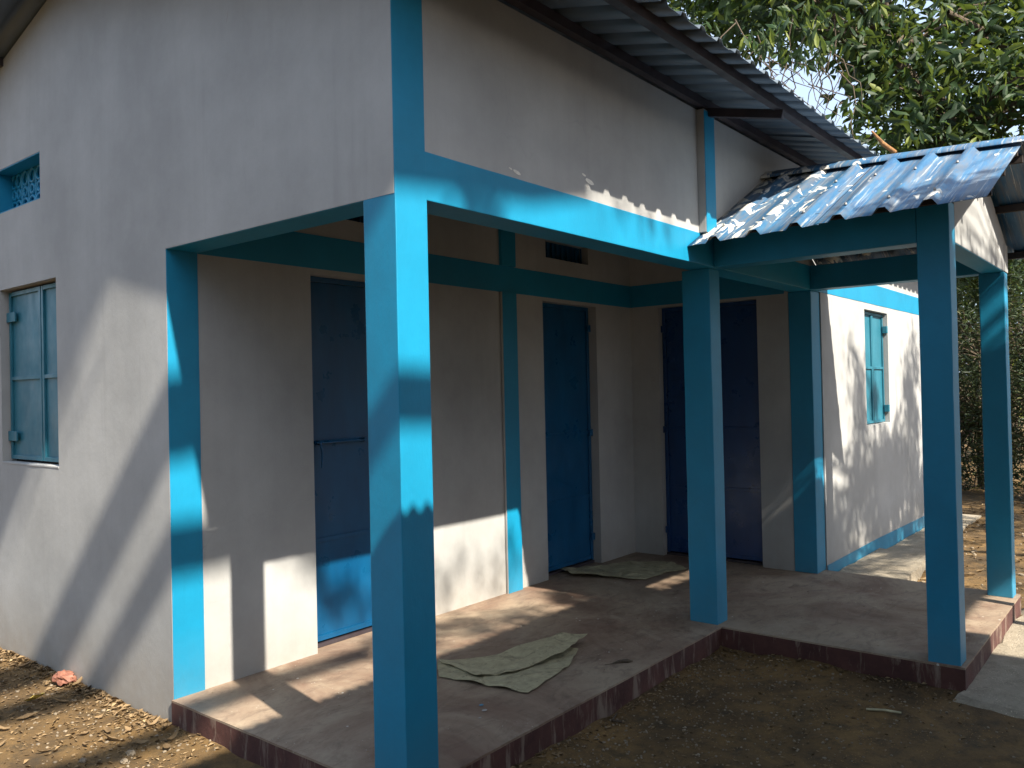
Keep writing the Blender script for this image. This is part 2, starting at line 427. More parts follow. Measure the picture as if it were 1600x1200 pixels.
# inner veranda wall (Y = D) with its doors and vent
DX = [(.887, 1.66), (3.1434, 3.914)]
def ih(x, z):
    if any(a < x < c for a, c in DX) and z < 2.215: return True
    if 3.2 < x < 3.812 and 2.567 < z < 2.72: return True
    if 1.0 < x < 1.55 and 2.567 < z < 2.72: return True
    return False
grid_wall('inner_wall', 1, [.17, .887, 1.0, 1.55, 1.66, 3.1434, 3.2, 3.812, 3.914, 4.4916], [-.02, 2.215, 2.567, 2.72, 3.6], D, D+.16, ih, M['inner'], B)
# side wall of the veranda (X = L)
LX = 4.4916
grid_wall('side_wall', 0, [.193, .4586, 1.3806, D+.16], [-.02, 2.222, 3.2], LX, LX+.16,
          lambda y, z: .4586 < y < 1.3806 and z < 2.222, M['inner'], B, ztop=lambda y: 3.2+.26*y)
# the two walls that close it behind
grid_wall('end_wall', 0, [.172, 1.5, RIDGE_Y, 4.2, 5.6], [G-.1, 3.1], BX1-.17, BX1, lambda y, z: False, M['wall'], B, ztop=lambda y: roofline(y, 3.235))
grid_wall('back_wall', 1, [.172, BX1-.172], [G-.1, 3.2], 5.43, 5.6, lambda x, z: False, M['wall'], B)

# blue painted members
rough_box('pillar', .001, PA, -.0045, PB, -.01, 2.43, M['paint'], B, bev=.004, amp=.0009)                        # corner pillar
rough_box('pillar', 2.7219, 2.869, .031, .223, -.004, 2.2495, M['paint'], B)
rough_box('pillar', 2.722, 2.869, -1.339, -1.1794, -.05, 2.46, M['paint'], B)
rough_box('pillar', 4.4538, 4.588, -1.3353, -1.1794, -.004, 2.2495, M['paint'], B)
rough_box('pillar', 4.4883, 4.69, .0084, .192, -.004, 2.2495, M['paint'], B)
rough_box('corner_band', .001, .166, -.003, .01, 2.36, 3.195, M['paint'], B, bev=.001, amp=.0012)
rough_box('front_beam', .1, 4.60, -.0035, .173, 2.2496, 2.441, M['paint'], B, bev=.004, amp=.0015)
rough_box('far_beam', 4.604, BX1-.05, -.0035, .1, 2.2496, 2.441, M['paint'], B, bev=.003, amp=.0015)
rough_box('gable_beam', .0035, .1735, .176, D-.002, 2.2465, 2.441, M['paint'], B, bev=.002, amp=.0008)
rough_box('corner_pilaster', .001, .171, D-.004, D+.1, -.004, 2.2464, M['paint'], B, bev=.002, amp=.0012)
rough_box('inner_band', .174, LX-.001, D-.004, D+.05, 2.243, 2.441, M['paint'], B, bev=.001, amp=.001)
rough_box('side_band', LX-.004, LX+.05, .225, D-.006, 2.243, 2.441, M['paint'], B, bev=.001, amp=.001)
rough_box('inner_pilaster', 2.612, 2.784, D-.022, D-.0045, -.004, 2.2425, M['wall'], B, bev=.002, amp=.001)
rough_box('inner_pilaster_face', 2.616, 2.784, D-.025, D-.0222, -.004, 2.243, M['paint'], B, bev=.0008, amp=.0006)
rough_box('inner_pilaster_face', 2.616, 2.784, D-.025, D+.01, 2.4415, 3.3, M['paint'], B, bev=.0008, amp=.0006)
rough_box('upper_pilaster', 2.527, 2.666, -.050, -.0006, 2.4415, 3.195, M['wall'], B, bev=.003, amp=.001)
rough_box('upper_pilaster_face', 2.5285, 2.6655, -.0535, -.0503, 2.4415, 3.185, M['paint'], B, bev=.0008, amp=.0006)
# plinth of the far wall
bm = bmesh.new()
bm.faces.new([bm.verts.new(p) for p in [(4.692, -.006, -.07), (6.12, -.006, -.09), (6.12, -.006, .035), (4.692, -.006, .03)]])
bm.faces.new([bm.verts.new(p) for p in [(6.12, -.006, -.2), (BX1, -.006, -.2), (BX1, -.006, .0), (6.12, -.006, .035)]])
ex = bmesh.ops.extrude_face_region(bm, geom=bm.faces[:]); bmesh.ops.translate(bm, vec=(0, .0055, 0), verts=[v for v in ex['geom'] if isinstance(v, bmesh.types.BMVert)])
bmesh.ops.recalc_face_normals(bm, faces=bm.faces[:])
from_bm('plinth_band', bm, M['paint'], B)

for i, (x, z, r) in enumerate([(.745, 2.47, .018), (.70, 2.478, .008), (1.40-.12, 2.56, .012), (1.33, 2.535, .026)]):
    bm = bmesh.new(); vs = [bm.verts.new((x+r*1.5*math.cos(a)*(1+.35*noise.noise(Vector((a*2, i, 0)))), -.0012, z+r*.45*math.sin(a)-.25*r*math.cos(a))) for a in np.linspace(0, 2*math.pi, 12)[:-1]]
    bm.faces.new(vs); ex = bmesh.ops.extrude_face_region(bm, geom=bm.faces[:]); bmesh.ops.translate(bm, vec=(0, .0016, 0), verts=[v for v in ex['geom'] if isinstance(v, bmesh.types.BMVert)])
    bmesh.ops.recalc_face_normals(bm, faces=bm.faces[:]); from_bm('plaster_chip', bm, M['chip'], B)

# ---- doors
def door(ax, u0, u1, t, z1, m, bars, hinge_side=None, bolt=None, lip=1):
    """ax 1: door face towards -Y at Y=t; ax 0: towards -X at X=t"""
    def bx(name, a0, a1, d0, d1, z0, z2, mm, par, bev=.002):
        if ax == 1: return box(name, a0, a1, t+d0, t+d1, z0, z2, mm, par, bev)
        return box(name, t+d0, t+d1, a0, a1, z0, z2, mm, par, bev)
    f = bx('door', u0+.035, u1-.035, .004, .02, .03, z1-.035, m, B)
    bx('door_frame', u0+.002, u0+.034, -.012, .03, .022, z1-.002, m, f)
    bx('door_frame', u1-.034, u1-.002, -.012, .03, .022, z1-.002, m, f)
    bx('door_frame', u0+.035, u1-.035, -.012, .03, z1-.034, z1-.002, m, f)
    bx('door_rail', u0+.035, u1-.035, -.006, .0035, .03, .062, m, f)
    for z in bars: bx('door_rail', u0+.036, u1-.036, -.005, .0035, z-.013, z+.013, m, f)
    bx('threshold', u0+.001, u1-.001, -.02, .05, -.002, .018, M['steel'], f)
    if hinge_side is not None:
        for z in (2.03, 1.125, .225):
            if ax == 1:
                h = box('hinge', hinge_side-.045, hinge_side+.0, t-.032, t-.0125, z-.03, z+.03, m, f, .003)
            else: bx('hinge', hinge_side-.02, hinge_side+.02, -.035, -.0125, z-.03, z+.03, m, f, .003)
    if bolt:
        tubes('bolt', [([(bolt[0], t-.03, bolt[2]), (bolt[1], t-.03, bolt[2])], [.008, .008]),
                       ([(bolt[0]+.03, t-.03, bolt[2]), (bolt[0]+.035, t-.045, bolt[2]-.06), (bolt[0]+.03, t-.04, bolt[2]-.15)], [.008, .009, .006]),
                       ([(bolt[0]+.01, t-.005, bolt[2]), (bolt[0]+.01, t-.035, bolt[2])], [.014, .014]),
                       ([(bolt[1]-.02, t-.005, bolt[2]), (bolt[1]-.02, t-.035, bolt[2])], [.014, .014])], M['door'], f)
    return f
door(1, .887, 1.66, D+.10, 2.215, M['door'], (1.215, .63), None, (.96, 1.34, 1.215))
door(1, 3.1434, 3.914, D+.09, 2.215, M['door'], (1.13, .58), 3.914)
door(0, .4586, 1.3806, LX+.08, 2.222, M['door_dark'], (1.14, .62), 1.3806)
box('door_backing', .7, 4.2, D+.20, D+.22, 0, 2.5, M['darkwood'], B)
box('door_backing', LX+.18, LX+.2, .2, 1.6, 0, 2.5, M['darkwood'], B)

# ---- windows
def shutter_leaf(par, ax, u0, u1, t, z0, z1, m, zb):
    def bx(name, a0, a1, d0, d1, c0, c1, p, bev=.0015):
        if ax == 0: return box(name, t+d0, t+d1, a0, a1, c0, c1, m, p, bev)
        return box(name, a0, a1, t+d0, t+d1, c0, c1, m, p, bev)
    bm = bmesh.new()
    def ab(a0, a1, d0, d1, c0, c1):
        if ax == 0: add_box(bm, t+d0, t+d1, a0, a1, c0, c1, .0015)
        else: add_box(bm, a0, a1, t+d0, t+d1, c0, c1, .0015)
    ab(u0, u1, .004, .012, z0, z1)
    w_ = .026
    for a in ((u0, u0+w_), (u1-w_, u1)): ab(*a, -.010, .0035, z0, z1)
    for c in ((z0, z0+w_), (z1-w_, z1), (zb-.012, zb+.012)): ab(u0+w_+.001, u1-w_-.001, -.009, .0036, *c)
    return from_bm('shutter', bm, m, par)
wn = box('window', .085, .1, 2.945, 3.795, 1.108, 2.236, M['darkwood'], B)
shutter_leaf(wn, 0, 2.952, 3.282, .06, 1.125, 2.225, M['shutter'], 1.655)
shutter_leaf(wn, 0, 3.290, 3.785, .058, 1.125, 2.225, M['shutter'], 1.655)
for z in (2.06, 1.275): box('hinge', .036, .0475, 3.66, 3.797, z-.032, z+.032, M['shutter'], wn, .003)
rough_box('window_sill', -.003, .084, 2.94, 3.80, 1.094, 1.1085, M['wall'], wn, bev=.004)
wn2 = box('window', 5.88, 6.635, .085, .1, 1.113, 2.187, M['darkwood'], B)
shutter_leaf(wn2, 1, 5.882, 6.255, .052, 1.118, 2.182, M['shutter'], 1.65)
shutter_leaf(wn2, 1, 6.262, 6.632, .052, 1.118, 2.182, M['shutter'], 1.65)
for z in (2.03, 1.25): box('hinge', 6.60, 6.637, -.004, .04, z-.035, z+.035, M['shutter'], wn2, .003)

# ---- ventilators
vent = box('vent', .12, .14, 3.142, 3.858, 2.747, 3.033, M['paint'], B)
bm = bmesh.new()
for a in ((3.142, 3.858, 2.747, 2.752), (3.142, 3.858, 3.028, 3.033)): add_box(bm, .002, .119, *a)
for a in ((3.1422, 3.147), (3.853, 3.8578)): add_box(bm, .002, .119, *a, 2.7525, 3.0275)
from_bm('vent_reveal', bm, M['paint'], vent)
rings = []
for cy in (3.20, 3.31, 3.42, 3.53, 3.64, 3.75, 3.82):
    for cz, r in ((2.80, .045), (2.89, .03), (2.98, .045)):
        pts = [(.112, cy+r*math.cos(a), cz+r*math.sin(a)) for a in np.linspace(0, 2*math.pi, 13)]
        rings.append((pts, [.011]*13))
for cy in (3.147, 3.255, 3.365, 3.475, 3.585, 3.695): rings.append(([(.112, cy, 2.755), (.112, cy, 3.025)], [.010, .010]))
tubes('lattice', rings, M['paint'], vent, 6)
for a, c in ((3.2, 3.812), (1.0, 1.55)):
    v2 = box('vent', a+.002, c-.002, D+.09, D+.11, 2.569, 2.718, M['door'], B)
    tubes('lattice', [([(x, D+.075, 2.575), (x, D+.075, 2.712)], [.009, .009]) for x in np.arange(a+.05, c, .07)], M['door'], v2, 6)

# ---- main roof
def sheet(name, along, u0, u1, pitch, rib, crest, slope_pts, m, parent, th=.0025, phase=0):
    """trapezoidal sheet. along=0: ribs repeat along X; slope_pts = two (y,z); along=1: ribs repeat along Y; slope_pts = two (x,z)"""
    prof = []; u = math.floor((u0-phase)/pitch)*pitch+phase
    while u < u1+pitch:
        for du, h in ((0, 0), (pitch*.5-crest, 0), (pitch*.5-crest*.5, rib), (pitch*.5+crest*.5, rib), (pitch*.5+crest, 0)):
            if u0 <= u+du <= u1: prof.append((u+du, h))
        u += pitch
    if not prof or prof[0][0] > u0+1e-4: prof.insert(0, (u0, prof[0][1] if prof else 0))
    if prof[-1][0] < u1-1e-4: prof.append((u1, prof[-1][1]))
    (a0, z0), (a1, z1) = slope_pts; n_ = 6
    V = []; F = []; W = len(prof)
    for layer in (0, th):
        for k in range(n_+1):
            t = k/n_; a = a0+(a1-a0)*t; z = z0+(z1-z0)*t
            for (u, h) in prof:
                zz = z+h+layer+noise.noise(Vector((u*1.3, a*1.3, 3)))*.003
                V.append((u, a, zz) if along == 0 else (a, u, zz))
    off = W*(n_+1)
    for k in range(n_):
        for i in range(W-1):
            q = (k*W+i, k*W+i+1, (k+1)*W+i+1, (k+1)*W+i); F.append(q); F.append(tuple(off+x for x in q[::-1]))
    for i in range(W-1):
        F.append((i, off+i, off+i+1, i+1)); e = n_*W; F.append((e+i, e+i+1, off+e+i+1, off+e+i))
    for k in range(n_):
        F.append((k*W, (k+1)*W, off+(k+1)*W, off+k*W)); e = W-1; F.append((k*W+e, off+k*W+e, off+(k+1)*W+e, (k+1)*W+e))
    return from_np(name, V, F, m, parent)
EY, EZ = -.625, 3.112
xe = np.arange(-.303, 9.3, .96)
for i, x in enumerate(xe):
    x1 = min(x+.99, 9.3); dz = .003*(i % 2)
    sheet('roof_sheet', 0, x, x1, .18, .024, .035, ((EY+.006*math.sin(i*2.3), EZ+dz), (RIDGE_Y, 3.27+.25*RIDGE_Y+dz)), M['galv'], B)
    sheet('roof_sheet', 0, x, x1, .18, .024, .035, ((2*RIDGE_Y-EY, EZ+dz), (RIDGE_Y+.004, 3.27+.25*RIDGE_Y+dz)), M['galv'], B)
for y, bot in ((-.49, 3.094), (-.035, 3.206), (.95, None), (1.9, None), (2.72, None), (3.7, None), (4.7, None), (5.5, None), (6.1, None)):
    yy_ = min(y, 2*RIDGE_Y-y); top = 3.27+.25*yy_-.004
    bx0 = -.26
    box('purlin', bx0, 9.25, y-.022, y+.022, (bot if bot else top-.05), top, M['steel'], B)
def strut(name, a, b_, w_, h_, m, parent):
    a, b_ = Vector(a), Vector(b_); t = (b_-a).normalized(); s = t.cross(Vector((0, 0, 1))).normalized()*w_/2; u = s.cross(t).normalized()*h_/2
    bm = bmesh.new(); vs = [bm.verts.new(p) for p in (a-s-u, a+s-u, a+s+u, a-s+u, b_-s-u, b_+s-u, b_+s+u, b_-s+u)]
    for q in ((3, 2, 1, 0), (4, 5, 6, 7), (0, 1, 5, 4), (1, 2, 6, 5), (2, 3, 7, 6), (3, 0, 4, 7)): bm.faces.new([vs[i] for i in q])
    return from_bm(name, bm, m, parent)
for x in (2.60, 6.3):
    strut('rafter', (x, -.515, 3.068), (x, RIDGE_Y, 3.068+.25*(RIDGE_Y+.515)), .04, .05, M['steel'], B)
strut('ridge_cap', (-.3, RIDGE_Y, 3.27+.25*RIDGE_Y+.034), (9.3, RIDGE_Y, 3.27+.25*RIDGE_Y+.034), .3, .006, M['galv'], B)

# ---- porch: beams, white gable, blue roof
rough_box('porch_beam', 2.7215, 2.868, -1.1785, -.004, 2.2496, 2.46, M['paint'], B)
rough_box('porch_beam', 4.452, 4.59, -1.3345, -.004, 2.2496, 2.44, M['paint'], B)
RX, RA, EAX, EBX = 3.60, 2.90, 2.36, 4.84     # ridge x, ridge height, eaves
def porch_z(x, y): # underside of sheets
    t = abs(x-RX)/(RX-EAX); ridge = 2.945+.047*y; eave = 2.305-.022*y
    return ridge+(eave-ridge)*t
us = [2.871, 3.2, RX, 4.0, 4.449]
grid_wall('porch_gable', 1, us, [2.253, 2.5], -1.338, -1.20, lambda x, z: False, M['wall'], B, ztop=lambda x: porch_z(x, -1.3)-.012)
box('porch_gable_soffit', 2.8705, 4.4495, -1.335, -1.201, 2.2485, 2.2525, M['paint'], B)
grid_wall('porch_gable_corner', 1, [4.4525, 4.59], [2.4415, 2.47], -1.336, -1.20, lambda x, z: False, M['wall'], B, ztop=lambda x: porch_z(x, -1.3)-.012)
box('porch_gable_corner', 4.454, 4.589, -1.3405, -1.337, 2.252, 2.441, M['wall'], B)
for x0, x1 in ((EAX, RX-.002), (EBX, RX+.002)):
    for ya, yb, dz in ((-.78, -.004, 0.), (-1.575, -.75, .004)):
        V = []; F = []; prof = []
        pitch = .233; u = -1.575-.02
        ribs = [-1.317, -1.096, -.875, -.645, -.41, -.168]
        for r in ribs: prof += [(r-.045, 0), (r-.02, .034), (r+.02, .034), (r+.045, 0), (r+.11, .004)]
        prof = [q for q in prof if ya < q[0] < yb]; prof = [(ya, 0 if ya < -1 else .0)]+prof+[(yb, 0)]
        n_ = 8; W = len(prof)
        for layer in (0, .0025):
            for k in range(n_+1):
                t = k/n_; x = x0+(x1-x0)*t
                for (y, h) in prof:
                    wob = noise.noise(Vector((x*3, y*3, 2)))*.0022
                    V.append((x+(.012*noise.noise(Vector((y*5, 1, 1))) if k == 0 else 0), y, porch_z(x, y)+.03+h+layer+dz+wob))
        off = W*(n_+1)
        for k in range(n_):
            for i in range(W-1):
                q = (k*W+i, k*W+i+1, (k+1)*W+i+1, (k+1)*W+i); F.append(q); F.append(tuple(off+z for z in q[::-1]))
            F.append((k*W, (k+1)*W, off+(k+1)*W, off+k*W)); e = W-1; F.append((k*W+e, off+k*W+e, off+(k+1)*W+e, (k+1)*W+e))
        for i in range(W-1): F.append((i, off+i, off+i+1, i+1))
        sh = from_np('porch_roof_sheet', V, F, M['blue_roof'], B)
        if x0 < RX:
            for ys_ in [r for r in ribs if ya < r < yb]:
                for xx in (2.52, 3.1):
                    bm = bmesh.new(); bmesh.ops.create_cone(bm, cap_ends=True, segments=8, radius1=.009, radius2=.006, depth=.012)
                    o = from_bm('roof_screw', bm, M['bolt'], sh); o.location = Vector(o.location)+Vector((xx, ys_, porch_z(xx, ys_)+.03+.034+.012+dz))
# ridge cap
V = []; F = []
for layer in (0, .003):
    for y in np.linspace(-1.62, .0-.004, 9):
        for dx in (-.105, -.095, 0, .095, .105):
            z = porch_z(RX+dx, y)+.074+(-.012 if abs(dx) > .1 else 0)+.004*noise.noise(Vector((y*4, dx*9, 0)))
            V.append((RX+dx, y, z+layer))
for k in range(8):
    for i in range(4):
        q = (k*5+i, k*5+i+1, (k+1)*5+i+1, (k+1)*5+i); F.append(q); F.append(tuple(45+z for z in q[::-1]))
for k in range(8): F.append((k*5, (k+1)*5, 45+(k+1)*5, 45+k*5)); F.append((k*5+4, 49+k*5, 49+(k+1)*5, (k+1)*5+4))
for i in range(4): F.append((i, 45+i, 46+i, i+1))
from_np('ridge_cap', V, F, M['blue_roof'], B)
for x in (2.60, 3.02, 3.5, 3.7, 4.18, 4.73):
    strut('porch_purlin', (x, -1.56, porch_z(x, -1.56)+.004), (x, -.06, porch_z(x, -.06)+.004), .035, .045, M['darkwood'], B)

# ================================================================== OPPOSITE SHED (behind and right of the photographer)
SH = empty('corrugated_shed', (1.0, -6.2, G), label='long open shed with a rusty corrugated iron roof facing the veranda', cat='shed')
SE_Y, SE_Z = -1.98, 3.035
def shed():
    X = np.arange(-3.4, 2.62, .0125); Yv = np.linspace(SE_Y, -9.2, 8)
    h = .016*np.cos(2*math.pi*X/.075)
    V = []; F = []
    for layer in (0, .003):
        for j, y in enumerate(Yv):
            z = SE_Z+(SE_Y-y)*(.22 if y > -6 else .22)
            V.append(np.stack([X, np.full_like(X, y), z+h+layer], -1))
    V = np.concatenate(V); W = len(X); nY = len(Yv)
    idx = np.arange(W*nY).reshape(nY, W)
    q = np.stack([idx[:-1, :-1], idx[:-1, 1:], idx[1:, 1:], idx[1:, :-1]], -1).reshape(-1, 4)
    F = np.concatenate([q, q[:, ::-1]+W*nY]); e = np.stack([idx[0, :-1], idx[0, :-1]+W*nY, idx[0, 1:]+W*nY, idx[0, 1:]], -1)
    F = np.concatenate([F, e])
    from_np('roof', V, F, M['iron'], SH)
    for x in (-3.2, -.4, 2.4):
        for y in (-3.4, -8.8): tubes('post', [([(x, y, G-.2), (x, y, SE_Z+(SE_Y-y)*.22-.06)], [.06, .055])], M['bark'], SH)
    for y in (-2.12, -3.4, -5.5, -7.2, -8.8):
        z = SE_Z+(SE_Y-y)*.22-.045
        box('purlin', -3.3, 2.55, y-.025, y+.025, z-.025, z+.025, M['darkwood'], SH)
    box('back_wall', -3.2, 2.4, -8.9, -8.75, G-.1, 4.45, M['concrete'], SH)
    box('end_wall', 2.42, 2.52, -8.6, -4.6, G-.1, 3.45, M['concrete'], SH)
shed()
def added_lean_to():  # unseen lower roof added next to the shed to shade the porch floor
    X = np.arange(2.66, 4.22, .0125); Yv = np.linspace(-1.98, -4.4, 5); V = []
    for layer in (0, .003):
        for y in Yv: V.append(np.stack([X, np.full_like(X, y), 2.74+(-1.98-y)*.2+.014*np.cos(2*math.pi*X/.075)+layer], -1))
    V = np.concatenate(V); W = len(X); idx = np.arange(W*5).reshape(5, W)
    q = np.stack([idx[:-1, :-1], idx[:-1, 1:], idx[1:, 1:], idx[1:, :-1]], -1).reshape(-1, 4)
    from_np('added_shade_roof', V, np.concatenate([q, q[:, ::-1]+W*5]), M['iron'], SH)
    for y in (-2.15, -4.2):
        tubes('post', [([(4.1, y, G-.2), (4.1, y, 2.69+(-1.98-y)*.2)], [.045, .04])], M['bark'], SH)
        box('purlin', 2.56, 4.2, y-.02, y+.02, 2.67+(-1.98-y)*.2, 2.71+(-1.98-y)*.2, M['darkwood'], SH)
added_lean_to()

# ================================================================== TREES
def leaves(centers, n_per, length, spread, droop=.6, rng=RNG, width=.3, lo=0., hi=1., fold=.25):
    """bunches of pointed leaves around each centre; returns V,F,tint"""
    C_ = np.repeat(np.asarray(centers), n_per, axis=0); n_ = len(C_)
    base = C_+rng.normal(0, spread, (n_, 3))
    d = rng.normal(0, 1, (n_, 3)); d[:, 2] = d[:, 2]*.6-droop; d /= np.linalg.norm(d, axis=1)[:, None]
    r = rng.normal(0, 1, (n_, 3)); s = np.cross(d, r); s /= np.linalg.norm(s, axis=1)[:, None]; u = np.cross(s, d)
    ln = length*rng.uniform(.55, 1.2, n_)[:, None]; wd = ln*width*rng.uniform(.8, 1.2, n_)[:, None]
    tip = base+d*ln-np.array([0, 0, 1])*ln*.12
    mid = base+d*ln*.45
    Lf = mid+s*wd*.5+u*wd*fold; Rt = mid-s*wd*.5+u*wd*fold
    m2 = base+d*ln*.75; L2 = m2+s*wd*.36+u*wd*fold*.6; R2 = m2-s*wd*.36+u*wd*fold*.6
    V = np.stack([base, Lf, mid, Rt, L2, m2, R2, tip], 1).reshape(-1, 3)
    o = np.arange(n_)[:, None]*8
    T = np.array([[0, 2, 1], [0, 3, 2], [1, 2, 5], [1, 5, 4], [2, 3, 6], [2, 6, 5], [4, 5, 7], [5, 6, 7]])
    F = (o[:, :, None]+T[None]).reshape(-1, 3)
    ti = rng.uniform(lo, hi, n_); ti = np.where(rng.random(n_) < .06, 1., ti*.85)
    return V, F, np.repeat(ti, 8)

def grow(trunk_pts, trunk_r, centers, rng, name_part, parent, r0=.05, keep=1., sag=.2):
    """limbs from the nearest trunk point to every centre"""
    lst = [(trunk_pts, trunk_r)]
    tp = [Vector(p) for p in trunk_pts]
    for c in centers:
        if rng.random() > keep: continue
        c = Vector(c)
        cand = [p for p in tp[1:]]
        a = min(cand, key=lambda p: (p-c).length+max(0, p.z-c.z)*1.5)
        m1 = a.lerp(c, .4)+Vector(rng.normal(0, .15, 3)); m1.z += sag*(c-a).length*.3
        m2 = a.lerp(c, .75)+Vector(rng.normal(0, .12, 3)); m2.z += sag*(c-a).length*.2
        lst.append(([a, m1, m2, c], [r0, r0*.6, r0*.35, r0*.12]))
    tubes(name_part, lst, M['bark'], parent, 6)

def wpt(px, py, dist):
    """world point seen at pixel (px,py) of the photograph at the given distance ahead; only used to plan where the trees stand"""
    d = fwd+rt*((px-800)/CAM['f'])+up*((600-py)/CAM['f'])
    return Vector(CAM['loc'])+d*dist

# tall tree beyond the building (upper right of the view)
def main_tree():
    rng = np.random.default_rng(5)
    T = empty('broadleaf_tree', (13.6, 1.4, G), label='tall broadleaf tree with drooping green leaves rising behind the porch roof', cat='tree')
    cs = []
    tries = 0
    while len(cs) < 560 and tries < 60000:
        tries += 1
        p = np.array([rng.uniform(9.6, 16), rng.uniform(-3.2, 6.6), rng.uniform(3.2, 10.5)])
        q = (p-np.array([13., 1.6, 7.0]))/np.array([3.6, 4.9, 4.0])
        if q@q > 1: continue
        if noise.noise(Vector(p*.42)) < -.06: continue
        d = Vector(p)-Vector(CAM['loc']); zz = d.dot(fwd); px = 800+CAM['f']*d.dot(rt)/zz; py = 600-CAM['f']*d.dot(up)/zz
        # open sky pocket left of the crown
        if ((px-1225)/120)**2+((py-150)/100)**2 < 1: continue
        if px < 1330 and py > 60 and rng.random() < .55: continue
        if px < 1020: continue
        cs.append(p)
    V, F, ti = leaves(cs, 40, .26, .26, .55, rng, .36)
    k = 8*230
    lf = bpy.data.objects
    from_np('crown', V, F, M['leaf'], T, tint=ti, kind='stuff')
    trunk = [(13.6, 1.4, G), (13.5, 1.3, 2.2), (13.1, 1.0, 4.0), (12.9, .6, 5.6), (12.6, 1.4, 7.0), (13.0, 1.6, 9)]
    grow(trunk, [.30, .25, .21, .17, .12, .04], [c for c in cs[::5]], rng, 'trunk', T, .05)
    # two thick limbs in the crown
    a, b_ = wpt(1600, 105, 13.5), wpt(1480, 20, 12.6)
    tubes('limb', [([trunk[3], a, a.lerp(b_, .5)+Vector((0, 0, .1)), b_], [.13, .10, .08, .05]), ([a, wpt(1548, 62, 13), wpt(1500, 70, 12.4)], [.09, .06, .03])], M['bark'], T, 8)
    # bare hanging twigs against the sky
    tw = []
    for i in range(26):
        px, py = rng.uniform(1140, 1320), rng.uniform(20, 120); p = wpt(px, py, 11.5+rng.uniform(-.6, .8)); pts = [p]
        for s in range(5):
            p = p+Vector((rng.normal(0, .12), rng.normal(0, .16), -rng.uniform(.12, .3))); pts.append(p)
        tw.append((pts, list(np.linspace(.010, .004, 6))))
    tubes('twigs', tw, M['bark'], T, 5, kind='stuff')
    tubes('broken_branch', [([wpt(1362, 205, 10.6), wpt(1380, 225, 10.5), wpt(1398, 238, 10.5), wpt(1408, 250, 10.5)], [.012, .028, .03, .012])], M['orangewood'], T, 7, label='torn orange branch stub')
    # nearest hanging leaves, each its own part
    me = bpy.data.meshes.new('leaf')
    Lv = [(0, 0, 0), (.032, 0, -.095), (0, .012, -.095), (-.032, 0, -.095), (.024, .004, -.155), (0, .012, -.155), (-.024, .004, -.155), (0, -.01, -.21)]
    me.from_pydata(Lv, [], [(0, 2, 1), (0, 3, 2), (1, 2, 5), (1, 5, 4), (2, 3, 6), (2, 6, 5), (4, 5, 7), (5, 6, 7)])
    at = me.attributes.new('tint', 'FLOAT', 'POINT'); at.data.foreach_set('value', [.6]*8); me.materials.append(M['leaf'])
    me2 = me.copy(); me2.attributes['tint'].data.foreach_set('value', [1.]*8)
    me3 = me.copy(); me3.attributes['tint'].data.foreach_set('value', [.2]*8)
    for i in range(44):
        zone = rng.random()
        c = wpt(rng.uniform(1060, 1330) if zone < .5 else rng.uniform(1330, 1600), rng.uniform(-5, 75) if zone < .5 else rng.uniform(0, 215), rng.uniform(9.6, 10.6))
        if zone >= .75 and zone < .9: c = wpt(rng.uniform(1220, 1290), rng.uniform(70, 100), 10.3)
        for k in range(6):
            o = bpy.data.objects.new('leaf', (me, me3, me2)[0 if rng.random() < .5 else (1 if rng.random() < .75 else 2)]); COL.objects.link(o)
            o.parent = T
            o.rotation_euler = (rng.normal(0, .55), rng.normal(0, .55), rng.uniform(0, 6.28)); o.scale = (1, 1, 1) if k % 2 else (.8, .8, .8)
            o.location = Vector(c)+Vector(rng.normal(0, .05, 3))-T.location
main_tree()

# second tree further right/behind, fills the crown towards the right edge
def tree(name, label, base, trunk, centers_box, n_c, n_leaf, llen, seed, spread=.27, mat_='leaf', cut=-.1, r0=.04, tr=.16, keep=.3, width=.3, droop=.5, group=None):
    rng = np.random.default_rng(seed)
    T = empty(name, base, label=label, cat='tree' if 'tree' in name else 'shrub', group=group)
    c0, rad = np.array(centers_box[0]), np.array(centers_box[1]); cs = []
    tries = 0
    while len(cs) < n_c and tries < 40000:
        tries += 1
        q = rng.uniform(-1, 1, 3)
        if q@q > 1: continue
        p = c0+q*rad
        if noise.noise(Vector(p*.6)+Vector((seed, 0, 0))) < cut: continue
        cs.append(p)
    V, F, ti = leaves(cs, n_leaf, llen, spread, droop, rng, width)
    from_np('crown', V, F, M[mat_], T, tint=ti, kind='stuff')
    grow(trunk, list(np.linspace(tr, tr*.3, len(trunk))), cs, rng, 'trunk', T, r0, keep)
    return T
tree('leafy_tree', 'dark leafy tree low behind the far porch pillar at the right edge', (17, .4, G),
     [(17, .4, G), (17, .5, 2), (16.8, .6, 4)], ((17.2, .8, 3.9), (2.6, 3.4, 2.2)), 200, 60, .2, 21, .3)
tree('background_shrub', 'dense tall shrub seen between the two outer porch pillars', (12.4, 0.2, G),
     [(12.4, .2, G), (12.4, .2, 1), (12.5, .2, 1.9)], ((12.4, .15, 1.25), (1.4, 1.7, 1.9)), 260, 60, .11, 31, .18, 'bushleaf', -.25, .02, .05, .8, .22, -.1)
tree('background_shrub', 'pale wiry shrub right of the outermost porch pillar', (11.2, -1.1, G),
     [(11.2, -1.1, G), (11.2, -1.1, 1), (11.3, -1.0, 1.9)], ((11.2, -1.1, 1.4), (1.0, 1.2, 1.9)), 220, 60, .10, 33, .18, 'bushleaf', -.25, .02, .05, .8, .22, -.1)
tree('leafy_tree', 'distant tree behind the shrub between the outer porch pillars', (24, 3.5, G),
     [(24, 3.5, G), (24, 3.4, 2), (24, 3.5, 4)], ((24, 3.5, 3.2), (3, 4.5, 2.9)), 170, 60, .3, 41, .45)

